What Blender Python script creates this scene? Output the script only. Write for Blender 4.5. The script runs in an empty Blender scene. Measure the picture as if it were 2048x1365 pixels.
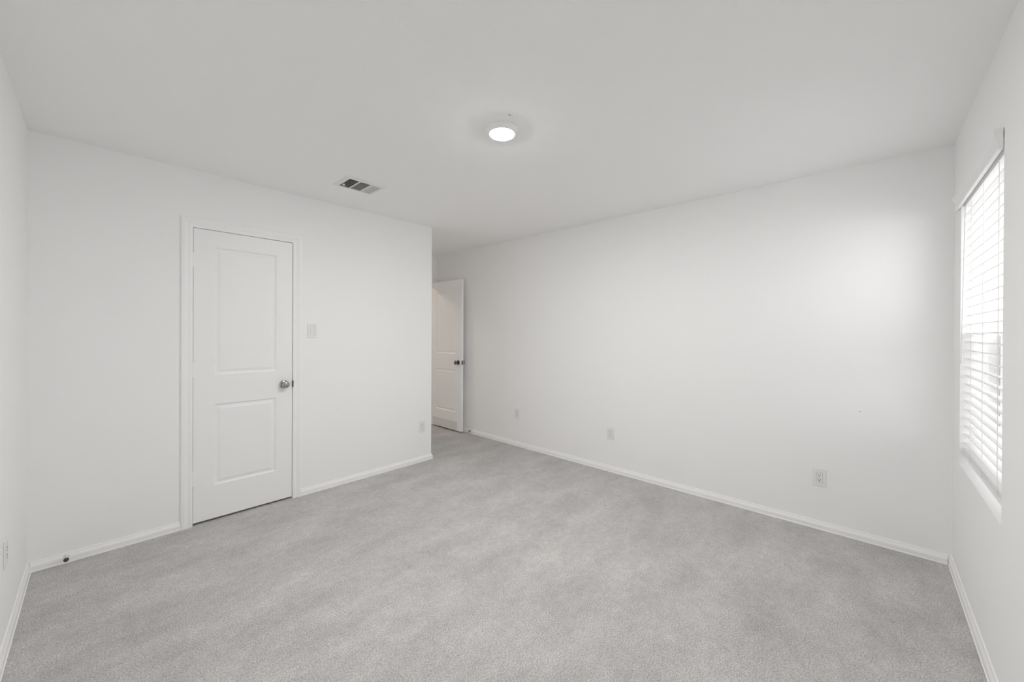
import bpy, bmesh, math, random
from mathutils import Vector, Matrix

random.seed(7)
SC = bpy.context.scene
COL = SC.collection

# ------------------------------------------------------------------ dimensions (metres)
H = 2.44                      # ceiling
XL, XB = -0.2662, 3.3701      # left wall face, long right wall face
YW, YA = -0.3534, 3.3919      # window wall face, closet wall face
XE, YE = 2.3984, 4.63         # passage corner, end wall face
TH = 0.12                     # wall thickness
YO = 6.2                      # far end of the space beyond the passage door

# ------------------------------------------------------------------ camera
F_PX = 769.77
yaw, pitch, roll = math.radians(42.9313), math.radians(-0.1493), math.radians(0.2588)
F = Vector((math.cos(yaw), math.sin(yaw), 0)); R = Vector((math.sin(yaw), -math.cos(yaw), 0)); U = Vector((0, 0, 1))
F2 = F * math.cos(pitch) + U * math.sin(pitch); U2 = U * math.cos(pitch) - F * math.sin(pitch)
R3 = R * math.cos(roll) + U2 * math.sin(roll); U3 = U2 * math.cos(roll) - R * math.sin(roll)
cam_d = bpy.data.cameras.new('camera'); cam = bpy.data.objects.new('camera', cam_d); COL.objects.link(cam)
M3 = Matrix((R3, U3, -F2)).transposed()
cam.matrix_world = Matrix.Translation((0, 0, 1.3387)) @ M3.to_4x4()
cam_d.sensor_width = 36.0; cam_d.sensor_fit = 'HORIZONTAL'
cam_d.lens = F_PX / 2048 * 36.0
cam_d.shift_y = -(682.5 - 667.58) / 2048
cam_d.clip_start = 0.02
SC.camera = cam

# ------------------------------------------------------------------ view, world, light levels
SC.view_settings.view_transform = 'Standard'; SC.view_settings.look = 'None'
SC.view_settings.gamma = 1.0; SC.view_settings.use_curve_mapping = False
SC.view_settings.exposure = 2.1
LAMP = 130.0                  # ceiling disc light
SKY = 1.1                     # overcast sky
GLOW = 1.5                    # brighter patch of sky round the veiled low sun
HALL_W = 2.2                  # lamp of the space beyond the passage
cy = SC.cycles
cy.use_denoising = True
cy.max_bounces = 20; cy.diffuse_bounces = 16; cy.glossy_bounces = 4; cy.transparent_max_bounces = 12
cy.caustics_reflective = False; cy.caustics_refractive = False
cy.sample_clamp_indirect = 8.0

wd = bpy.data.worlds.new('overcast_sky'); SC.world = wd; wd.use_nodes = True
nt = wd.node_tree; nt.nodes.clear()
wo = nt.nodes.new('ShaderNodeOutputWorld'); bg = nt.nodes.new('ShaderNodeBackground')
tc = nt.nodes.new('ShaderNodeTexCoord'); sx = nt.nodes.new('ShaderNodeSeparateXYZ'); cr = nt.nodes.new('ShaderNodeValToRGB')
cr.color_ramp.elements[0].position = 0.0; cr.color_ramp.elements[0].color = (0.83, 0.83, 0.835, 1)
cr.color_ramp.elements[1].position = 0.6; cr.color_ramp.elements[1].color = (1.0, 1.0, 1.0, 1)
nt.links.new(tc.outputs['Generated'], sx.inputs[0]); nt.links.new(sx.outputs['Z'], cr.inputs[0])
nt.links.new(cr.outputs[0], bg.inputs['Color']); bg.inputs['Strength'].default_value = SKY
dv = nt.nodes.new('ShaderNodeVectorMath'); dv.operation = 'DOT_PRODUCT'; dv.inputs[1].default_value = Vector((-0.86, -0.51, 0.03)).normalized()
nt.links.new(tc.outputs['Generated'], dv.inputs[0])
pw = nt.nodes.new('ShaderNodeMath'); pw.operation = 'POWER'; pw.use_clamp = False; pw.inputs[1].default_value = 8.0
mxx = nt.nodes.new('ShaderNodeMath'); mxx.operation = 'MAXIMUM'; mxx.inputs[1].default_value = 0.0
nt.links.new(dv.outputs['Value'], mxx.inputs[0]); nt.links.new(mxx.outputs[0], pw.inputs[0])
gm = nt.nodes.new('ShaderNodeMath'); gm.operation = 'MULTIPLY'; gm.inputs[1].default_value = GLOW; nt.links.new(pw.outputs[0], gm.inputs[0])
bg2 = nt.nodes.new('ShaderNodeBackground'); nt.links.new(gm.outputs[0], bg2.inputs['Strength'])
ad = nt.nodes.new('ShaderNodeAddShader'); nt.links.new(bg.outputs[0], ad.inputs[0]); nt.links.new(bg2.outputs[0], ad.inputs[1])
nt.links.new(ad.outputs[0], wo.inputs[0])

# ------------------------------------------------------------------ materials
def new_mat(name):
    m = bpy.data.materials.new(name); m.use_nodes = True
    n = m.node_tree.nodes; b = n.get('Principled BSDF')
    return m, m.node_tree, b

def paint(name, col, rough=0.6, bump=0.0, scale=60.0, spec=0.3, var=0.0, metallic=0.0, dist=0.002):
    m, t, b = new_mat(name)
    b.inputs['Base Color'].default_value = (*col, 1); b.inputs['Roughness'].default_value = rough
    b.inputs['Specular IOR Level'].default_value = spec; b.inputs['Metallic'].default_value = metallic
    c = t.nodes.new('ShaderNodeTexCoord')
    nz = t.nodes.new('ShaderNodeTexNoise'); nz.inputs['Scale'].default_value = scale; nz.inputs['Detail'].default_value = 3
    t.links.new(c.outputs['Object'], nz.inputs['Vector'])
    if bump > 0:
        bp = t.nodes.new('ShaderNodeBump'); bp.inputs['Strength'].default_value = bump; bp.inputs['Distance'].default_value = dist
        t.links.new(nz.outputs['Fac'], bp.inputs['Height']); t.links.new(bp.outputs[0], b.inputs['Normal'])
    if var > 0:
        r = t.nodes.new('ShaderNodeValToRGB')
        r.color_ramp.elements[0].position = 0.3; r.color_ramp.elements[0].color = (*[x * (1 - var) for x in col], 1)
        r.color_ramp.elements[1].position = 0.7; r.color_ramp.elements[1].color = (*[min(1, x * (1 + var)) for x in col], 1)
        t.links.new(nz.outputs['Fac'], r.inputs[0]); t.links.new(r.outputs[0], b.inputs['Base Color'])
    return m

M_wall = paint('wall_paint', (0.905, 0.905, 0.903), 0.7, 0.10, 140, 0.25)
M_ceil = paint('ceiling_texture_paint', (0.905, 0.905, 0.903), 0.9, 0.35, 120, 0.1)
M_trim = paint('trim_enamel', (0.91, 0.91, 0.908), 0.4, 0.03, 30, 0.4)
M_sill = paint('sill_enamel', (0.93, 0.93, 0.928), 0.3, 0.0, 30, 0.5, var=0.005)
M_door = paint('door_enamel', (0.90, 0.90, 0.898), 0.45, 0.05, 90, 0.4)
M_plastic = paint('white_plastic', (0.82, 0.82, 0.81), 0.35, 0.0, 30, 0.45, var=0.01)
M_slot = paint('dark_slot', (0.07, 0.07, 0.07), 0.6, 0.0, 30, 0.2, var=0.05)
M_nickel = paint('brushed_nickel', (0.42, 0.41, 0.395), 0.22, 0.03, 400, 0.5, metallic=1.0)
M_bronze = paint('dark_nickel', (0.20, 0.185, 0.17), 0.2, 0.02, 400, 0.5, metallic=1.0)
M_darkmetal = paint('dark_latch_metal', (0.07, 0.068, 0.065), 0.4, 0.02, 300, 0.4, metallic=0.6)
M_rubber = paint('grey_rubber', (0.085, 0.083, 0.08), 0.65, 0.1, 300, 0.2)
M_blind = paint('blind_vinyl', (0.88, 0.88, 0.88), 0.4, 0.03, 40, 0.35)
M_cord = paint('blind_cord', (0.88, 0.88, 0.87), 0.8, 0.2, 600, 0.1)
M_vinyl = paint('window_vinyl', (0.85, 0.85, 0.85), 0.35, 0.0, 20, 0.4, var=0.01)
M_ventw = paint('vent_enamel', (0.80, 0.80, 0.79), 0.4, 0.0, 20, 0.4, var=0.01)
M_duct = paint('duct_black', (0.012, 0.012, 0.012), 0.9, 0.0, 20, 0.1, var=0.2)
M_plate = paint('kick_plate_satin', (0.80, 0.80, 0.80), 0.25, 0.02, 300, 0.5, metallic=0.2)
M_scuff = paint('grey_scuff', (0.36, 0.36, 0.355), 0.8, 0.1, 300, 0.1)
M_fence = paint('weathered_board', (0.17, 0.167, 0.162), 0.9, 0.3, 14, 0.05, var=0.25)
M_ground = paint('pale_bounce_ground', (0.58, 0.578, 0.575), 0.9, 0.2, 20, 0.05, var=0.06)  # invented pale tone, chosen to bounce daylight onto the ceiling

# emitting diffuser
M_glow, t, b = new_mat('lit_diffuser')
b.inputs['Base Color'].default_value = (0.9, 0.9, 0.9, 1)
b.inputs['Emission Color'].default_value = (1.0, 0.995, 0.990, 1); b.inputs['Emission Strength'].default_value = LAMP

# window glass: clear with a fresnel reflection
M_glass, t, b = new_mat('clear_glass')
t.nodes.remove(b); out = t.nodes['Material Output']
tr = t.nodes.new('ShaderNodeBsdfTransparent'); gl = t.nodes.new('ShaderNodeBsdfGlossy'); mx = t.nodes.new('ShaderNodeMixShader'); fr = t.nodes.new('ShaderNodeFresnel')
tr.inputs[0].default_value = (0.95, 0.95, 0.95, 1); gl.inputs['Roughness'].default_value = 0.02; fr.inputs[0].default_value = 1.45
ge = t.nodes.new('ShaderNodeNewGeometry'); im = t.nodes.new('ShaderNodeMath'); im.operation = 'SUBTRACT'; im.inputs[0].default_value = 1.0; fm = t.nodes.new('ShaderNodeMath'); fm.operation = 'MULTIPLY'
t.links.new(ge.outputs['Backfacing'], im.inputs[1]); t.links.new(fr.outputs[0], fm.inputs[0]); t.links.new(im.outputs[0], fm.inputs[1])   # reflect once per pane
t.links.new(fm.outputs[0], mx.inputs[0]); t.links.new(tr.outputs[0], mx.inputs[1]); t.links.new(gl.outputs[0], mx.inputs[2]); t.links.new(mx.outputs[0], out.inputs[0])

# carpet
M_carpet, t, b = new_mat('cut_pile_carpet')
b.inputs['Roughness'].default_value = 1.0; b.inputs['Specular IOR Level'].default_value = 0.03
N = t.nodes.new; L = t.links.new
c = N('ShaderNodeTexCoord')
def noise(scale, detail, rough=0.5, vec=None):
    n = N('ShaderNodeTexNoise'); n.inputs['Scale'].default_value = scale; n.inputs['Detail'].default_value = detail; n.inputs['Roughness'].default_value = rough
    L(vec if vec else c.outputs['Object'], n.inputs['Vector']); return n
def ramp(src, p0, c0, p1, c1):
    r = N('ShaderNodeValToRGB'); e = r.color_ramp.elements
    e[0].position = p0; e[0].color = (*c0, 1); e[1].position = p1; e[1].color = (*c1, 1); L(src, r.inputs[0]); return r
def mult(a, bb, fac=1.0):
    m = N('ShaderNodeMix'); m.data_type = 'RGBA'; m.blend_type = 'MULTIPLY'; m.inputs[0].default_value = fac
    L(a, m.inputs[6]); L(bb, m.inputs[7]); return m.outputs[2]
mp = N('ShaderNodeMapping'); mp.inputs['Scale'].default_value = (1.0, 2.2, 1.0); mp.inputs['Rotation'].default_value = (0, 0, math.radians(35)); L(c.outputs['Object'], mp.inputs['Vector'])
big = ramp(noise(1.9, 5, 0.6, mp.outputs[0]).outputs['Fac'], 0.30, (0.550, 0.538, 0.528), 0.70, (0.692, 0.677, 0.664))
mid = ramp(noise(26, 4, 0.65).outputs['Fac'], 0.3, (0.90, 0.90, 0.90), 0.7, (1.06, 1.06, 1.06))
tuft = noise(170, 3, 0.7)
fine = ramp(tuft.outputs['Fac'], 0.32, (0.56, 0.56, 0.56), 0.62, (1.14, 1.14, 1.14))
fleck = ramp(noise(130, 2, 0.6).outputs['Fac'], 0.28, (0.52, 0.52, 0.52), 0.38, (1.0, 1.0, 1.0))
patch = ramp(noise(7.5, 3, 0.55).outputs['Fac'], 0.33, (0.95, 0.95, 0.95), 0.62, (1.02, 1.02, 1.02))
colr = mult(mult(mult(mult(big.outputs[0], patch.outputs[0]), mid.outputs[0]), fine.outputs[0]), fleck.outputs[0])
L(colr, b.inputs['Base Color'])
bp = N('ShaderNodeBump'); bp.inputs['Strength'].default_value = 0.7; bp.inputs['Distance'].default_value = 0.006
L(tuft.outputs['Fac'], bp.inputs['Height']); L(bp.outputs[0], b.inputs['Normal'])

# ------------------------------------------------------------------ helpers
def obj(name, bm, mat, parent=None, smooth=False, loc=None):
    me = bpy.data.meshes.new(name)
    bmesh.ops.remove_doubles(bm, verts=bm.verts, dist=1e-6)
    bmesh.ops.recalc_face_normals(bm, faces=bm.faces)
    if loc is not None:
        bmesh.ops.translate(bm, verts=bm.verts, vec=-Vector(loc))
    bm.to_mesh(me); bm.free()
    me.materials.append(mat)
    if smooth:
        for p in me.polygons: p.use_smooth = True
    o = bpy.data.objects.new(name, me); COL.objects.link(o)
    if loc is not None: o.location = loc
    if parent: o.parent = parent
    return o

def tag(o, label=None, cat=None, group=None, kind=None):
    if label: o['label'] = label
    if cat: o['category'] = cat
    if group: o['group'] = group
    if kind: o['kind'] = kind
    return o

def empty(name, loc=(0, 0, 0), rotz=0.0):
    o = bpy.data.objects.new(name, None); COL.objects.link(o); o.location = loc; o.rotation_euler = (0, 0, rotz)
    o.empty_display_size = 0.05
    return o

def bev(o, w=0.003, seg=2, ang=35):
    m = o.modifiers.new('bevel', 'BEVEL'); m.width = w; m.segments = seg; m.limit_method = 'ANGLE'; m.angle_limit = math.radians(ang)
    for p in o.data.polygons: p.use_smooth = True
    w2 = o.modifiers.new('wn', 'WEIGHTED_NORMAL'); w2.keep_sharp = True
    return o

def box(bm, x0, x1, y0, y1, z0, z1):
    v = [bm.verts.new(p) for p in ((x0, y0, z0), (x1, y0, z0), (x1, y1, z0), (x0, y1, z0), (x0, y0, z1), (x1, y0, z1), (x1, y1, z1), (x0, y1, z1))]
    for f in ((0, 3, 2, 1), (4, 5, 6, 7), (0, 1, 5, 4), (1, 2, 6, 5), (2, 3, 7, 6), (3, 0, 4, 7)):
        bm.faces.new([v[i] for i in f])
    return v

def boxbm(*a):
    bm = bmesh.new(); box(bm, *a); return bm

def lathe(bm, prof, origin, axis, seg=32, sx=1.0):
    """revolve (radius, height) pairs about axis through origin; closed by poles of radius 0"""
    ax = Vector(axis).normalized()
    u = ax.orthogonal().normalized()
    if abs(ax.z) < 0.9: u = Vector((0, 0, 1)).cross(ax).normalized()
    w = ax.cross(u)
    O = Vector(origin); rings = []
    for r, h in prof:
        if r < 1e-6: rings.append([bm.verts.new(O + ax * h)])
        else: rings.append([bm.verts.new(O + ax * h + u * (r * sx * math.cos(2 * math.pi * k / seg)) + w * (r * math.sin(2 * math.pi * k / seg))) for k in range(seg)])
    for a, bb in zip(rings, rings[1:]):
        for k in range(seg):
            k2 = (k + 1) % seg
            if len(a) == 1 and len(bb) == 1: continue
            if len(a) == 1: bm.faces.new((a[0], bb[k], bb[k2]))
            elif len(bb) == 1: bm.faces.new((a[k], bb[0], a[k2]))
            else: bm.faces.new((a[k], bb[k], bb[k2], a[k2]))
    return bm

def wall_grid(name, plane, a_cuts, z_cuts, holes, face, back, mat=None):
    """wall slab with openings. plane 'x' or 'y' = wall normal axis; holes = set of (ia, iz) empty cells"""
    bm = bmesh.new(); na, nz = len(a_cuts) - 1, len(z_cuts) - 1
    cache = {}
    def V(i, j, d):
        k = (i, j, d)
        if k not in cache:
            a, z = a_cuts[i], z_cuts[j]; dd = face if d == 0 else back
            cache[k] = bm.verts.new((dd, a, z) if plane == 'x' else (a, dd, z))
        return cache[k]
    solid = lambda i, j: 0 <= i < na and 0 <= j < nz and (i, j) not in holes
    for i in range(na):
        for j in range(nz):
            if not solid(i, j): continue
            for d in (0, 1): bm.faces.new((V(i, j, d), V(i + 1, j, d), V(i + 1, j + 1, d), V(i, j + 1, d)))
            if not solid(i - 1, j): bm.faces.new((V(i, j, 0), V(i, j + 1, 0), V(i, j + 1, 1), V(i, j, 1)))
            if not solid(i + 1, j): bm.faces.new((V(i + 1, j, 0), V(i + 1, j + 1, 0), V(i + 1, j + 1, 1), V(i + 1, j, 1)))
            if not solid(i, j - 1): bm.faces.new((V(i, j, 0), V(i + 1, j, 0), V(i + 1, j, 1), V(i, j, 1)))
            if not solid(i, j + 1): bm.faces.new((V(i, j + 1, 0), V(i + 1, j + 1, 0), V(i + 1, j + 1, 1), V(i, j + 1, 1)))
    return obj(name, bm, mat or M_wall)

def sweep(bm, path, prof, up=Vector((0, 0, 1)), closed_prof=True):
    """mitred sweep of a closed profile (out, z) along a horizontal path; 'out' is to the left of travel"""
    pts = [Vector(p) for p in path]; n = len(pts); rings = []
    for i, p in enumerate(pts):
        dirs = []
        if i > 0: dirs.append((pts[i] - pts[i - 1]).normalized())
        if i < n - 1: dirs.append((pts[i + 1] - pts[i]).normalized())
        nr = [up.cross(dv) for dv in dirs]
        if len(nr) == 2:
            m = (nr[0] + nr[1]); m = m / (1 + nr[0].dot(nr[1]))
        else: m = nr[0]
        rings.append([bm.verts.new(p + m * o + up * z) for o, z in prof])
    k = len(prof)
    for a, bb in zip(rings, rings[1:]):
        for j in range(k):
            bm.faces.new((a[j], a[(j + 1) % k], bb[(j + 1) % k], bb[j]))
    bm.faces.new(rings[0]); bm.faces.new(list(reversed(rings[-1])))
    return bm

# ------------------------------------------------------------------ room shell
def struct(o, label, cat): return tag(o, label, cat, kind='structure')

struct(obj('floor', boxbm(XL - TH, XB + TH, YW - 0.174, YO + TH, -0.12, 0.0), M_carpet), 'grey cut-pile carpet covering the whole bedroom floor', 'carpet')
ceil = struct(obj('ceiling', boxbm(XL - TH, XB + TH, YW - 0.174, YO + TH, H, H + 0.15), M_ceil), 'white lightly textured flat ceiling above the empty bedroom', 'ceiling')
struct(obj('wall_left', boxbm(XL - TH, XL, YW, YO, 0, H), M_wall), 'plain white wall at the left edge of the room', 'wall')
struct(obj('wall_right', boxbm(XB, XB + TH, YW, YO, 0, H), M_wall), 'long bare white wall with three outlets, running to the window corner', 'wall')

# closet wall with door opening (slab 0.444..1.060, z to 2.047)
DX0, DX1, DZ = 0.4435, 1.0595, 2.047
JB = 0.018
wall_c = wall_grid('wall_closet', 'y', [XL, DX0 - JB, DX1 + JB, XE], [0, DZ + JB, H], {(1, 0)}, YA, YA + TH)
struct(wall_c, 'white wall holding the closed closet door and light switch', 'wall')
struct(obj('wall_passage', boxbm(XE - TH, XE, YA + TH, YE, 0, H), M_wall), 'white side wall of the short passage behind the closet corner', 'wall')

# end wall of passage with open doorway
PX0, PX1 = 2.575, 3.305
struct(wall_grid('wall_end', 'y', [XL, PX0 - JB, PX1 + JB, XB], [0, DZ + JB, H], {(1, 0)}, YE, YE + TH), 'white end wall above the open passage door', 'wall')
struct(obj('wall_beyond', boxbm(XL - TH, XB + TH, YO, YO + TH, 0, H), M_wall), 'white wall of the space beyond the passage doorway', 'wall')

# window wall
WX0, WX1, WZ0, WZ1 = 2.240, 3.140, 0.645, 2.062
struct(wall_grid('wall_window', 'y', [XL - TH, WX0, WX1, XB + TH], [0, WZ0, WZ1, H], {(1, 1)}, YW, YW - 0.174), 'white wall with the blind-covered window at the right edge', 'wall')

# baseboards
BP = [(0, 0), (0.0155, 0), (0.0160, 0.006), (0.0130, 0.0085), (0.0130, 0.030), (0.0115, 0.036), (0.0075, 0.044), (0.0055, 0.050), (0.0045, 0.056), (0, 0.057)]
CAS = 0.062   # casing width
def baseboard(name, path, label):
    bm = bmesh.new(); sweep(bm, path, BP); return struct(obj(name, bm, M_trim), label, 'baseboard')
cxl, cxr = DX0 - 0.004 - CAS, DX1 + 0.004 + CAS
baseboard('baseboard_left', [(XL, YA, 0), (XL, YW, 0)], 'low white baseboard along the left edge wall')
baseboard('baseboard_closet', [(cxl, YA, 0), (XL + 0.0128, YA, 0)], 'low white baseboard between left corner and closet door')
baseboard('baseboard_passage', [(XE, YE, 0), (XE, YA, 0), (cxr, YA, 0)], 'low white baseboard right of closet door, wrapping the corner')
baseboard('baseboard_right', [(XB, YW + 0.017, 0), (XB, YE, 0)], 'low white baseboard along the long bare right wall')
baseboard('baseboard_window', [(XL, YW, 0), (XB, YW, 0)], 'low white baseboard under the window')

# ------------------------------------------------------------------ door casings and jambs
CP = [(0.0005, 0), (0.0005, 0.0105), (0.016, 0.0125), (0.024, 0.010), (0.034, 0.013), (0.046, 0.0165), (0.060, 0.0165), (0.062, 0.014), (0.066, 0)]
def casing(bm, x0, x1, zt, face, sgn):
    """mitred moulding round an opening; profile (distance from opening, height off the wall)"""
    def ring(cx, cz, sx_, sz_):
        return [bm.verts.new((cx + sx_ * a, face + sgn * h, cz + sz_ * a)) for a, h in CP]
    rings = [ring(x0, 0.0, -1, 0), ring(x0, zt, -1, 1), ring(x1, zt, 1, 1), ring(x1, 0.0, 1, 0)]
    k = len(CP)
    for a, bb in zip(rings, rings[1:]):
        for j in range(k): bm.faces.new((a[j], a[(j + 1) % k], bb[(j + 1) % k], bb[j]))
    bm.faces.new(rings[0]); bm.faces.new(list(reversed(rings[-1])))

def jambs(bm, x0, x1, zt, y0, y1):
    g = 0.003
    box(bm, x0 - JB, x0 - g, y0, y1, 0, zt + JB); box(bm, x1 + g, x1 + JB, y0, y1, 0, zt + JB)
    box(bm, x0 - g, x1 + g, y0, y1, zt + g, zt + JB)
def stops(bm, x0, x1, zt, y0, y1):
    box(bm, x0 - 0.003, x0 + 0.010, y0, y1, 0, zt + 0.003); box(bm, x1 - 0.010, x1 + 0.003, y0, y1, 0, zt + 0.003); box(bm, x0, x1, y0, y1, zt - 0.010, zt + 0.003)

bm = bmesh.new(); casing(bm, DX0 - 0.003, DX1 + 0.003, DZ + 0.003, YA, -1)
t1 = struct(obj('trim_1', bm, M_trim), 'white moulded casing framing the closed closet door', 'door casing')
bm = bmesh.new(); jambs(bm, DX0, DX1, DZ, YA, YA + TH); jb = obj('jamb', bm, M_trim, t1)
bm = bmesh.new(); stops(bm, DX0, DX1, DZ, YA + 0.040, YA + 0.055); obj('stop_moulding', bm, M_trim, t1)
bm = boxbm(DX1 + 0.0004, DX1 + 0.0062, YA - 0.0125, YA + 0.028, 0.896, 0.946)
st = tag(obj('strike_plate', bm, M_darkmetal, t1), 'dark metal strike plate')
bm = bmesh.new(); casing(bm, PX0 - 0.003, PX1 + 0.003, DZ + 0.003, YE, -1)
t2 = struct(obj('trim_2', bm, M_trim), 'white casing of the doorway at the passage end', 'door casing')
bm = bmesh.new(); jambs(bm, PX0, PX1, DZ, YE, YE + TH); obj('jamb', bm, M_trim, t2)

# ------------------------------------------------------------------ panel doors
def door_slab(w, h, t, panels):
    """local: x 0..w, y 0 (front, facing -y) .. t, z 0..h. panels = [(x0,x1,z0,z1)], two stacked"""
    bm = bmesh.new()
    xs = sorted({0, w, panels[0][0], panels[0][1]}); zs = sorted({0, h} | {p[2] for p in panels} | {p[3] for p in panels})
    rects = {(p[0], p[1], p[2], p[3]) for p in panels}
    cache = {}
    for side in (0, 1):
        y0 = 0 if side == 0 else t; s = 1 if side == 0 else -1
        V = lambda x, z, d=0.0: cache.setdefault((round(x, 5), round(z, 5), round(y0 + s * d, 5)), None) or cache.__setitem__((round(x, 5), round(z, 5), round(y0 + s * d, 5)), bm.verts.new((x, y0 + s * d, z))) or cache[(round(x, 5), round(z, 5), round(y0 + s * d, 5))]
        for i in range(len(xs) - 1):
            for j in range(len(zs) - 1):
                r = (xs[i], xs[i + 1], zs[j], zs[j + 1])
                if r in rects:
                    lev = [(0, 0), (0.003, 0.0022), (0.009, 0.0075), (0.013, 0.0085), (0.020, 0.0080), (0.034, 0.0040), (0.038, 0.0032)]
                    prev = None
                    for ins, dep in lev:
                        x0, x1, z0, z1 = r[0] + ins, r[1] - ins, r[2] + ins, r[3] - ins
                        cur = [V(x0, z0, dep), V(x1, z0, dep), V(x1, z1, dep), V(x0, z1, dep)]
                        if prev:
                            for k in range(4): bm.faces.new((prev[k], prev[(k + 1) % 4], cur[(k + 1) % 4], cur[k]))
                        prev = cur
                    bm.faces.new(prev)
                else:
                    bm.faces.new((V(r[0], r[2]), V(r[1], r[2]), V(r[1], r[3]), V(r[0], r[3])))
    def E(x, z, y): return cache[(round(x, 5), round(z, 5), round(y, 5))]
    for i in range(len(xs) - 1):
        for z in (0, h): bm.faces.new((E(xs[i], z, 0), E(xs[i + 1], z, 0), E(xs[i + 1], z, t), E(xs[i], z, t)))
    for j in range(len(zs) - 1):
        for x in (0, w): bm.faces.new((E(x, zs[j], 0), E(x, zs[j + 1], 0), E(x, zs[j + 1], t), E(x, zs[j], t)))
    return bm

KNOB = [(0, 0.0600), (0.012, 0.0595), (0.0205, 0.0570), (0.0255, 0.0520), (0.0272, 0.0460), (0.0262, 0.0395), (0.0225, 0.0335), (0.0165, 0.0285), (0.0125, 0.0235), (0.0115, 0.0130), (0.0118, 0.0070)]
ROSE = [(0.0118, 0.0085), (0.0190, 0.0080), (0.0270, 0.0060), (0.0315, 0.0030), (0.0325, 0.0000)]
def knob(parent, origin, axis, mat, flat=1.0):
    bm = bmesh.new(); lathe(bm, KNOB, origin, axis, 40, flat); k = obj('door_knob', bm, mat, parent, smooth=True)
    bm = bmesh.new(); lathe(bm, ROSE, origin, axis, 40); obj('rosette', bm, mat, k, smooth=True)
    return k

def hinge(parent, x, y, z0, z1, mat, leaf=None):
    bm = bmesh.new(); r = 0.0062
    lathe(bm, [(0, z0 - 0.004), (0.004, z0 - 0.003), (0.0045, z0), (r, z0), (r, z1), (0.0045, z1), (0.004, z1 + 0.003), (0, z1 + 0.004)], (x, y, 0), (0, 0, 1), 16)
    if leaf: box(bm, *leaf, z0, z1)
    return obj('hinge', bm, mat, parent, smooth=False)

# closed closet door
dw, dh, zb = DX1 - DX0, DZ - 0.016, 0.016
d1 = empty('door_1', (DX0, YA + 0.001, 0))
struct(d1, 'closed white two-panel closet door with a round nickel knob', 'door')
bm = door_slab(dw, dh, 0.035, [(0.115, dw - 0.112, 0.249 - zb, 0.822 - zb), (0.115, dw - 0.112, 1.030 - zb, 1.933 - zb)])
sl = obj('door_panel', bm, M_door, d1); sl.location = (0, 0, zb)
kn = knob(d1, (1.001 - DX0, 0, 0.9215), (0, -1, 0), M_nickel)
tag(kn, 'round brushed nickel knob')
for z0, z1 in ((1.782, 1.871), (1.026, 1.119), (0.277, 0.366)):
    hinge(d1, -0.0035, -0.0065, z0, z1, M_trim, (-0.0025, 0.016, -0.0022, -0.0002))

# open passage door, folded back against the long wall (local x runs along -Y of the world)
d2 = empty('door_2', (3.270, 4.622, 0), math.radians(-90))
# local x -> world -y ; local y -> world +x
struct(d2, 'open white two-panel door folded back against the long right wall', 'door')
w2 = 4.622 - 3.957
bm = door_slab(w2, 2.042 - 0.020, 0.035, [(0.112, w2 - 0.120, 0.262 - 0.02, 0.833 - 0.02), (0.112, w2 - 0.120, 1.048 - 0.02, 1.895 - 0.02)])
sl2 = obj('door_panel', bm, M_door, d2); sl2.location = (0, 0, 0.020)
kx = 4.622 - 4.020
k1 = knob(d2, (kx, 0, 0.936), (0, -1, 0), M_bronze); tag(k1, 'dark metal knob facing the passage')
k2 = knob(d2, (kx, 0.035, 0.936), (0, 1, 0), M_bronze); tag(k2, 'dark metal knob on the wall side')
bm = boxbm(w2 - 0.0005, w2 + 0.0015, 0.006, 0.029, 0.908, 0.964); tag(obj('latch_plate', bm, M_bronze, d2), 'dark latch plate on the door edge')
bm = boxbm(0.035, w2 - 0.080, -0.0022, 0.0, 0.024, 0.140)
tag(obj('kick_plate', bm, M_plate, d2), 'pale satin kick plate along the door bottom')

# ------------------------------------------------------------------ wall plates
def place(root, wall, a, z):
    """root local: x right, y out of the wall (towards the viewer -y), z up"""
    if wall == 'A': root.location = (a, YA, z); root.rotation_euler = (0, 0, 0)
    if wall == 'B': root.location = (XB, a, z); root.rotation_euler = (0, 0, math.radians(-90))
    if wall == 'L': root.location = (XL, a, z); root.rotation_euler = (0, 0, math.radians(90))

def plate_mesh(w=0.072, h=0.116, hole=None):
    bm = bmesh.new()
    if hole is None:
        box(bm, -w / 2, w / 2, -0.006, 0, -h / 2, h / 2); return bm
    hw, hh = hole
    ax = [-w / 2, -hw, hw, w / 2]; az = [-h / 2, -hh, hh, h / 2]
    c = {}
    def V(i, j, y): return c.setdefault((i, j, y), None) or c.__setitem__((i, j, y), bm.verts.new((ax[i], y, az[j]))) or c[(i, j, y)]
    for i in range(3):
        for j in range(3):
            if (i, j) == (1, 1): continue
            for y in (0.0, -0.006): bm.faces.new((V(i, j, y), V(i + 1, j, y), V(i + 1, j + 1, y), V(i, j + 1, y)))
    for (i, j), (k, l) in (((0, 0), (3, 0)), ((3, 0), (3, 3)), ((3, 3), (0, 3)), ((0, 3), (0, 0))):
        pass
    for i in range(3):
        for j in (0, 3): bm.faces.new((V(i, j, 0.0), V(i + 1, j, 0.0), V(i + 1, j, -0.006), V(i, j, -0.006)))
    for j in range(3):
        for i in (0, 3): bm.faces.new((V(i, j, 0.0), V(i, j + 1, 0.0), V(i, j + 1, -0.006), V(i, j, -0.006)))
    for i, j, k, l in ((1, 1, 2, 1), (2, 1, 2, 2), (2, 2, 1, 2), (1, 2, 1, 1)):
        bm.faces.new((V(i, j, 0.0), V(k, l, 0.0), V(k, l, -0.006), V(i, j, -0.006)))
    return bm

def screw(parent, x, z, y=-0.006):
    bm = bmesh.new(); lathe(bm, [(0, 0.0012), (0.0022, 0.0010), (0.0030, 0.0)], (x, y, z), (0, -1, 0), 14); obj('screw', bm, M_plastic, parent, smooth=True)

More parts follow.
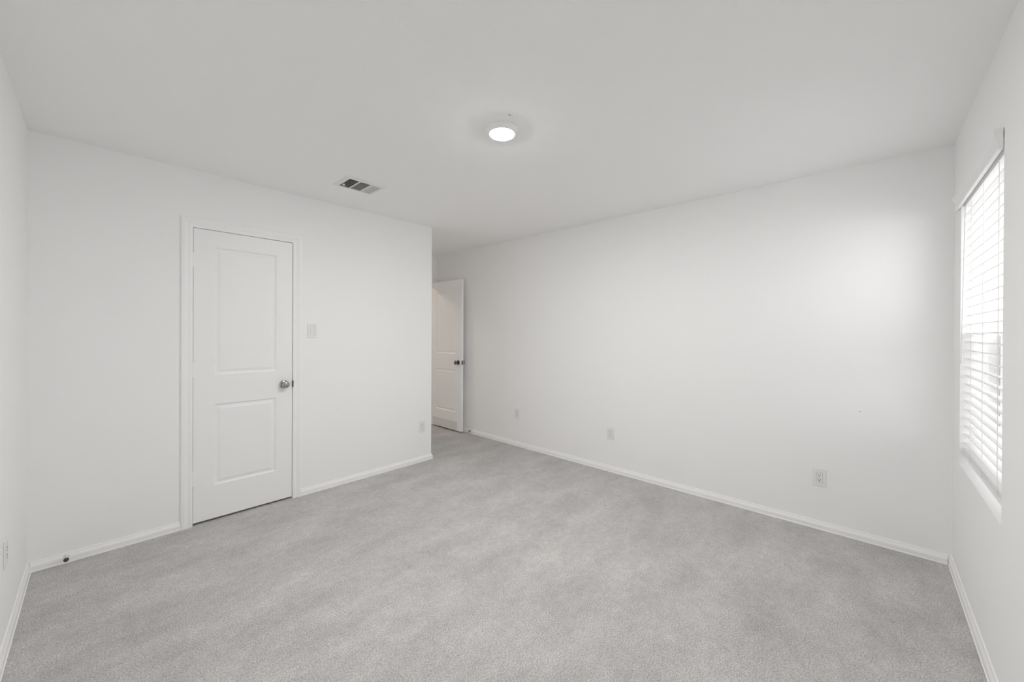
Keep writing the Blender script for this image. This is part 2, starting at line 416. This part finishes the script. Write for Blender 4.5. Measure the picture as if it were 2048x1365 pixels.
def make_outlet(label):
    r = empty('wall_outlet'); tag(r, label, 'outlet', 'duplex wall outlets')
    p = bev(obj('cover_plate', plate_mesh(hole=(0.0172, 0.0340)), M_plastic, r), 0.0025, 3)
    rc = bev(obj('receptacle', boxbm(-0.0164, 0.0164, -0.0068, -0.0005, -0.0332, 0.0332), M_plastic, r), 0.0008, 2)
    for cz in (0.0155, -0.0155):
        bm = bmesh.new()
        box(bm, -0.0078, -0.0052, -0.0072, -0.0062, cz + 0.001, cz + 0.0100)
        box(bm, 0.0052, 0.0078, -0.0072, -0.0062, cz + 0.002, cz + 0.0090)
        lathe(bm, [(0, 0.0072), (0.0032, 0.0072), (0.0032, 0.0062)], (0, 0, cz - 0.0062), (0, -1, 0), 16)
        tag(obj('socket_slots', bm, M_slot, rc), 'dark socket slots')
    screw(r, 0, 0.0485); screw(r, 0, -0.0485)
    return r

def copy_tree(o, parent=None):
    c = o.copy(); COL.objects.link(c)
    if parent is not None: c.parent = parent
    for ch in list(o.children): copy_tree(ch, c)
    return c

outs = [('A', 2.285, 0.360, 'white duplex outlet low beside the closet wall outer corner'),
        ('B', 3.045, 0.378, 'white outlet low on the long wall, nearest the open door'),
        ('B', 1.829, 0.366, 'white outlet midway along the long right wall'),
        ('B', 0.249, 0.354, 'white outlet low on the long wall, nearest the window'),
        ('L', 2.650, 0.405, 'white outlet on the left edge wall, seen almost edge-on')]
proto = make_outlet(outs[0][3])
for i, (w, a, z, lab) in enumerate(outs):
    o = proto if i == 0 else copy_tree(proto)
    o['label'] = lab; place(o, w, a, z)

sw = empty('light_switch'); tag(sw, 'white rocker light switch right of the closet door', 'light switch')
bev(obj('cover_plate', plate_mesh(0.076, 0.117, (0.0172, 0.0340)), M_plastic, sw), 0.0025, 3)
bm = bmesh.new()
hw, hh = 0.0155, 0.0322
vv = [bm.verts.new(p) for p in ((-hw, -0.0001, -hh), (hw, -0.0001, -hh), (hw, -0.0001, hh), (-hw, -0.0001, hh), (-hw, -0.0095, -hh), (hw, -0.0095, -hh), (hw, -0.0030, hh), (-hw, -0.0030, hh), (-hw, -0.0055, 0), (hw, -0.0055, 0))]
bm.faces.new((vv[0], vv[1], vv[2], vv[3])); bm.faces.new((vv[4], vv[5], vv[9], vv[8])); bm.faces.new((vv[8], vv[9], vv[6], vv[7]))
bm.faces.new((vv[0], vv[1], vv[5], vv[4])); bm.faces.new((vv[3], vv[2], vv[6], vv[7]))
bm.faces.new((vv[0], vv[4], vv[8], vv[7], vv[3])); bm.faces.new((vv[1], vv[5], vv[9], vv[6], vv[2]))
obj('rocker', bm, M_plastic, sw)
screw(sw, 0, 0.0485); screw(sw, 0, -0.0485)
place(sw, 'A', 1.209, 1.346)

# ------------------------------------------------------------------ door stops
def door_stop(name, loc, rz, length, label, tipmat, shaftmat):
    r = empty(name, loc, rz); tag(r, label, 'door stop', None)
    bm = bmesh.new(); lathe(bm, [(0, 0), (0.012, 0), (0.012, 0.003), (0.0075, 0.008), (0.0055, 0.012)], (0, 0, 0), (0, -1, 0), 20); obj('base', bm, shaftmat, r, smooth=True)
    bm = bmesh.new(); lathe(bm, [(0.0050, 0.010), (0.0048, length - 0.014), (0.0065, length - 0.010)], (0, 0, 0), (0, -1, 0), 16); obj('rod', bm, shaftmat, r, smooth=True)
    bm = bmesh.new(); lathe(bm, [(0, length - 0.013), (0.0090, length - 0.013), (0.0108, length - 0.009), (0.0108, length - 0.003), (0.0092, length), (0, length + 0.0006)], (0, 0, 0), (0, -1, 0), 24); obj('bumper', bm, tipmat, r, smooth=True)
    return r
ds = door_stop('door_stop', (-0.122, YA - 0.0110, 0.0420), 0, 0.068, 'dark-tipped door stop on the baseboard near the left corner', M_rubber, M_plastic)
ds2 = door_stop('door_stop', (XB - 0.0130, 3.878, 0.0330), math.radians(-90), 0.048, 'metal door stop on baseboard behind the open door', M_plastic, M_bronze)

# ------------------------------------------------------------------ ceiling disc light
lx, ly = 1.494, 1.4705
cl = empty('ceiling_light', (lx, ly, H)); tag(cl, 'round white disc light, lit, in the middle of the ceiling', 'ceiling light')
bm = bmesh.new(); lathe(bm, [(0.0, -0.0), (0.088, 0.0), (0.0885, 0.003), (0.086, 0.008), (0.078, 0.016), (0.0715, 0.0225), (0.0690, 0.0245), (0.0670, 0.0240), (0.0665, 0.0200), (0, 0.0200)], (0, 0, 0), (0, 0, -1), 64)
obj('trim_ring', bm, M_trim, cl, smooth=True)
bm = bmesh.new(); lathe(bm, [(0.0664, 0.0205), (0.0664, 0.0240), (0.0655, 0.0252), (0.0610, 0.0266), (0.0500, 0.0282), (0.0300, 0.0295), (0, 0.0300)], (0, 0, 0), (0, 0, -1), 64)
tag(obj('diffuser', bm, M_glow, cl, smooth=True), 'glowing white diffuser')

# ------------------------------------------------------------------ ceiling vent (three-way register)
vx0, vx1, vy0, vy1 = 1.190, 1.490, 2.692, 2.937
ix0, ix1, iy0, iy1 = 1.222, 1.459, 2.724, 2.906
vt = empty('ceiling_vent', ((vx0 + vx1) / 2, (vy0 + vy1) / 2, H)); tag(vt, 'white louvred air vent in the ceiling near the closet wall', 'vent')
ox, oy = (vx0 + vx1) / 2, (vy0 + vy1) / 2
bm = bmesh.new()
def rect(x0, x1, y0, y1, z): return [bm.verts.new(p) for p in ((x0 - ox, y0 - oy, z), (x1 - ox, y0 - oy, z), (x1 - ox, y1 - oy, z), (x0 - ox, y1 - oy, z))]
loops = [rect(vx0, vx1, vy0, vy1, -0.0005), rect(vx0, vx1, vy0, vy1, -0.0025), rect(vx0 + 0.010, vx1 - 0.010, vy0 + 0.010, vy1 - 0.010, -0.0085), rect(ix0, ix1, iy0, iy1, -0.0085), rect(ix0, ix1, iy0, iy1, -0.0005)]
for a, bb in zip(loops, loops[1:]):
    for k in range(4): bm.faces.new((a[k], a[(k + 1) % 4], bb[(k + 1) % 4], bb[k]))
obj('frame', bm, M_ventw, vt)
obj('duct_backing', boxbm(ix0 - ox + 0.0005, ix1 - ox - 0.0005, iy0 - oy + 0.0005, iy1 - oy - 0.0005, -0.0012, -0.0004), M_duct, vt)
# two divider bars
xa, xb = 1.303, 1.378
def blade(cx_, cy_, length, along, tilt, wdt=0.0135, thick=0.0009, zc=-0.0065):
    bm = bmesh.new()
    if along == 'y': vs = box(bm, -wdt / 2, wdt / 2, -length / 2, length / 2, -thick / 2, thick / 2)
    else: vs = box(bm, -length / 2, length / 2, -wdt / 2, wdt / 2, -thick / 2, thick / 2)
    rot = Matrix.Rotation(tilt, 3, 'Y' if along == 'y' else 'X')
    bmesh.ops.rotate(bm, verts=bm.verts, cent=(0, 0, 0), matrix=rot)
    bmesh.ops.translate(bm, verts=bm.verts, vec=(cx_ - ox, cy_ - oy, zc))
    return obj('blade', bm, M_ventw, vt)
ym, yl = (iy0 + iy1) / 2, (iy1 - iy0)
for x in (xa - 0.004, xb + 0.006): obj('divider_bar', boxbm(x - 0.004 - ox, x + 0.004 - ox, iy0 - oy, iy1 - oy, -0.0095, -0.0015), M_ventw, vt)
for i in range(5): blade(1.2310 + 0.0150 * i, ym, yl, 'y', math.radians(-58), wdt=0.0120)
for i in range(13): blade((xa + xb) / 2 + 0.001, iy0 + 0.008 + i * (yl - 0.016) / 12, xb - xa, 'x', math.radians(43), wdt=0.0080)
for i in range(5): blade(1.3945 + 0.0140 * i, ym, yl, 'y', math.radians(45), wdt=0.0076)
tag(obj('damper_lever', boxbm(1.2255 - ox, 1.240 - ox, 2.846 - oy, 2.856 - oy, -0.0200, -0.0085), M_ventw, vt), 'small white damper lever')

# ------------------------------------------------------------------ window
win = empty('window_1', ((WX0 + WX1) / 2, YW - 0.1490, WZ0)); struct(win, 'white vinyl single-hung window behind the open blind', 'window')
wcx, wcy = (WX0 + WX1) / 2, YW - 0.1490
def wbox(name, x0, x1, y0, y1, z0, z1, mat, parent=win):
    return obj(name, boxbm(x0 - wcx, x1 - wcx, y0 - wcy, y1 - wcy, z0 - WZ0, z1 - WZ0), mat, parent)
def frame_bm(x0, x1, z0, z1, y0, y1, w, wz=None):
    wz = wz or w; bm = bmesh.new()
    X = [x0, x0 + w, x1 - w, x1]; Z = [z0, z0 + wz, z1 - wz, z1]; c = {}
    def V(i, j, y): return c.setdefault((i, j, y), None) or c.__setitem__((i, j, y), bm.verts.new((X[i] - wcx, y - wcy, Z[j] - WZ0))) or c[(i, j, y)]
    for i in range(3):
        for j in range(3):
            if (i, j) == (1, 1): continue
            for y in (y0, y1): bm.faces.new((V(i, j, y), V(i + 1, j, y), V(i + 1, j + 1, y), V(i, j + 1, y)))
    for i in range(3):
        for j in (0, 3): bm.faces.new((V(i, j, y0), V(i + 1, j, y0), V(i + 1, j, y1), V(i, j, y1)))
    for j in range(3):
        for i in (0, 3): bm.faces.new((V(i, j, y0), V(i, j + 1, y0), V(i, j + 1, y1), V(i, j, y1)))
    for i, j, k, l in ((1, 1, 2, 1), (2, 1, 2, 2), (2, 2, 1, 2), (1, 2, 1, 1)):
        bm.faces.new((V(i, j, y0), V(k, l, y0), V(k, l, y1), V(i, j, y1)))
    return bm
fy = YW - 0.1260
fr_ = obj('window_frame', frame_bm(WX0, WX1, WZ0, WZ1, fy, YW - 0.1720, 0.026), M_vinyl, win)
us = obj('upper_sash', frame_bm(WX0 + 0.028, WX1 - 0.028, 1.308, WZ1 - 0.028, YW - 0.1540, YW - 0.1690, 0.034), M_vinyl, win)
ls = obj('lower_sash', frame_bm(WX0 + 0.031, WX1 - 0.031, WZ0 + 0.026, 1.347, YW - 0.1300, YW - 0.1500, 0.036, 0.030), M_vinyl, win)
wbox('glass_pane', WX0 + 0.060, WX1 - 0.060, YW - 0.1630, YW - 0.1600, 1.340, WZ1 - 0.060, M_glass, us)
wbox('glass_pane', WX0 + 0.065, WX1 - 0.065, YW - 0.1420, YW - 0.1390, WZ0 + 0.054, 1.319, M_glass, ls)
tag(wbox('sash_track', WX1 - 0.0308, WX1 - 0.0262, YW - 0.1460, YW - 0.1320, WZ0 + 0.04, 1.350, M_slot), 'dark gap of the sash track')
tag(wbox('sash_lock', wcx - 0.03, wcx + 0.03, YW - 0.1480, YW - 0.1320, 1.3475, 1.360, M_vinyl), 'white sash lock')

# insect screen outside the lower sash
M_screen, t, b = new_mat('insect_screen_mesh')
tr = t.nodes.new('ShaderNodeBsdfTransparent'); mx = t.nodes.new('ShaderNodeMixShader'); ck = t.nodes.new('ShaderNodeTexChecker'); mr = t.nodes.new('ShaderNodeMapRange'); c_ = t.nodes.new('ShaderNodeTexCoord')
b.inputs['Base Color'].default_value = (0.16, 0.16, 0.16, 1); b.inputs['Roughness'].default_value = 0.7
ck.inputs['Scale'].default_value = 700; t.links.new(c_.outputs['Object'], ck.inputs['Vector'])
mr.inputs['To Min'].default_value = 0.24; mr.inputs['To Max'].default_value = 0.34; t.links.new(ck.outputs['Fac'], mr.inputs['Value'])
t.links.new(mr.outputs[0], mx.inputs[0]); t.links.new(tr.outputs[0], mx.inputs[1]); t.links.new(b.outputs[0], mx.inputs[2]); t.links.new(mx.outputs[0], t.nodes['Material Output'].inputs[0])
tag(wbox('insect_screen', WX0 + 0.030, WX1 - 0.030, YW - 0.1716, YW - 0.1706, WZ0 + 0.030, 1.322, M_screen), 'grey insect screen over the lower half')

# sill board
bm = boxbm(WX0 + 0.0005, WX1 - 0.0005, YW - 0.1250, YW + 0.0025, WZ0 - 0.0005, WZ0 + 0.0075)
sill = bev(obj('trim_3', bm, M_sill), 0.0025, 3); struct(sill, 'bright white window sill below the blind', 'window sill')

# ------------------------------------------------------------------ blind
BYF = -0.3700            # front edge of the slats
bl = empty('window_blind', ((WX0 + WX1) / 2, BYF, WZ1)); tag(bl, 'white two-inch slat blind hanging in the window, slats tilted open', 'blind')
bx, by, bz = (WX0 + WX1) / 2, BYF, WZ1
def bobj(name, bm, mat, parent=bl, smooth=False):
    bmesh.ops.translate(bm, verts=bm.verts, vec=(-bx, -by, -bz)); return obj(name, bm, mat, parent, smooth)
SX0, SX1 = WX0 + 0.006, WX1 - 0.006
SWD, TILT, NSEG = 0.0500, math.radians(14), 6
def slat_bm(zf, tilt, x0=SX0, x1=SX1, thick=0.0028):
    bm = bmesh.new(); rows = []
    for k in range(NSEG + 1):
        s = k / NSEG; y = -SWD * s; crown = 0.0030 * (1 - (2 * s - 1) ** 2)
        yy = y * math.cos(tilt); zz = y * math.sin(tilt)
        rows.append((BYF + yy, zf + zz + crown))
    tops = [[bm.verts.new((x, y, z + thick / 2)) for (y, z) in rows] for x in (x0, x1)]
    bots = [[bm.verts.new((x, y, z - thick / 2)) for (y, z) in rows] for x in (x0, x1)]
    for k in range(NSEG):
        bm.faces.new((tops[0][k], tops[1][k], tops[1][k + 1], tops[0][k + 1])); bm.faces.new((bots[0][k], bots[0][k + 1], bots[1][k + 1], bots[1][k]))
    for e in (0, NSEG): bm.faces.new((tops[0][e], tops[1][e], bots[1][e], bots[0][e]))
    for e in (0, 1): bm.faces.new(tops[e] + list(reversed(bots[e])))
    return bm
for i in range(28):
    bobj('slat', slat_bm(1.9730 - 0.0447 * i, TILT), M_blind)
for i in range(5):
    bobj('slat', slat_bm(0.7050 + 0.0062 * i, 0.0), M_blind)
bm = boxbm(SX0, SX1, BYF - 0.0505, BYF, 0.6830, 0.7010)
bev(bobj('bottom_rail', bm, M_blind), 0.002, 2)
bm = boxbm(SX0, SX1, BYF - 0.054, BYF + 0.004, 2.018, 2.060)
bobj('head_rail', bm, M_blind)
# valance with crown profile and end returns
VP = [(0.0030, 2.0165), (0.0150, 2.0165), (0.0160, 2.019), (0.0160, 2.036), (0.0175, 2.041), (0.0170, 2.046), (0.0195, 2.056), (0.0235, 2.066), (0.0255, 2.074), (0.0255, 2.090), (0.0240, 2.0925), (0.0030, 2.0925)]
bm = bmesh.new(); vx = [2.2360, 3.2050]
rg = [[bm.verts.new((x, YW + o_, z)) for o_, z in VP] for x in vx]
for j in range(len(VP)): bm.faces.new((rg[0][j], rg[0][(j + 1) % len(VP)], rg[1][(j + 1) % len(VP)], rg[1][j]))
bm.faces.new(rg[0]); bm.faces.new(list(reversed(rg[1])))
bobj('valance', bm, M_blind)
# ladder cords (front and back) and lift cords
for x in (2.409, 2.693, 2.965):
    bm = bmesh.new()
    for yy in (BYF + 0.0012, BYF - SWD - 0.0006):
        dz = 0 if yy > BYF else -0.012
        lathe(bm, [(0, 0.698), (0.0015, 0.698), (0.0015, 2.03), (0, 2.03)], (x, yy, 0), (0, 0, 1), 8)
    bobj('ladder_cord', bm, M_cord)
wa, wb = Vector((3.120, BYF + 0.0030, 2.015)), Vector((3.112, BYF + 0.0150, 1.185)); wl = (wb - wa).length
bm = bmesh.new(); lathe(bm, [(0, 0), (0.0036, 0.002), (0.0036, wl - 0.05), (0.0046, wl - 0.04), (0.0050, wl - 0.006), (0.0036, wl), (0, wl + 0.001)], wa, wb - wa, 12)
bobj('tilt_wand', bm, M_blind, smooth=True)

# ------------------------------------------------------------------ small marks
bm = bmesh.new(); lathe(bm, [(0, 0.004), (0.0018, 0.0036), (0.0024, 0.002), (0.0012, 0.0018), (0.0012, -0.004)], (0, 0, 0), (-1, 0, 0), 12)
nl = obj('picture_nail', bm, M_scuff, smooth=True); nl.location = (XB - 0.0002, 0.045, 0.836)
tag(nl, 'tiny grey nail in the bare long wall left of the window', 'nail')
bm = bmesh.new(); lathe(bm, [(0, 0.0010), (0.0035, 0.0008), (0.0050, 0.0)], (0, 0, 0), (0, 0, -1), 14)
box(bm, 0.003, 0.018, -0.0008, 0.0008, -0.0006, 0.0)
sc_ = obj('ceiling_scuff', bm, M_scuff); sc_.location = (1.415, 1.341, H); sc_.rotation_euler = (0, 0, math.radians(-16))
sc_.name = 'scuff_mark'; sc_.parent = ceil; tag(sc_, 'small dark scuff near the disc light')
bm = bmesh.new(); lathe(bm, [(0, 0.0030), (0.004, 0.0026), (0.007, 0.0)], (0, 0, 0), (0, 0, -1), 14)
pd = obj('paint_drip', bm, M_ceil, ceil, smooth=True); pd.location = (0.736, 1.238, H)

# ------------------------------------------------------------------ space beyond the passage door and outdoors
la = bpy.data.lights.new('hall_lamp', 'AREA'); la.shape = 'DISK'; la.size = 0.25; la.energy = HALL_W; la.color = (1.0, 0.86, 0.74)
lo = bpy.data.objects.new('hall_lamp', la); COL.objects.link(lo); lo.location = (2.2, 5.4, H - 0.04)

gd = obj('ground', boxbm(-4, 40, -30, YW - 0.176, -0.6, -0.45), M_ground); struct(gd, 'pale ground outside the window, added to bounce daylight indoors', 'ground')  # added ground plane, bounces daylight up through the slats
fn = empty('board_fence', (8.0, 0.75, -0.45)); tag(fn, 'grey board fence outdoors, glimpsed between the blind slats', 'fence')
yy = -3.4
for k in range(20):
    bm = boxbm(-0.01, 0.012, yy + 0.004, yy + 0.128, 0, 2.02 + random.uniform(-0.01, 0.01)); obj('board', bm, M_fence, fn); yy += 0.146 if k % 5 else 0.185
for z in (0.35, 1.55):
    obj('rail', boxbm(0.012, 0.05, -3.42, -0.40, z, z + 0.09), M_fence, fn)
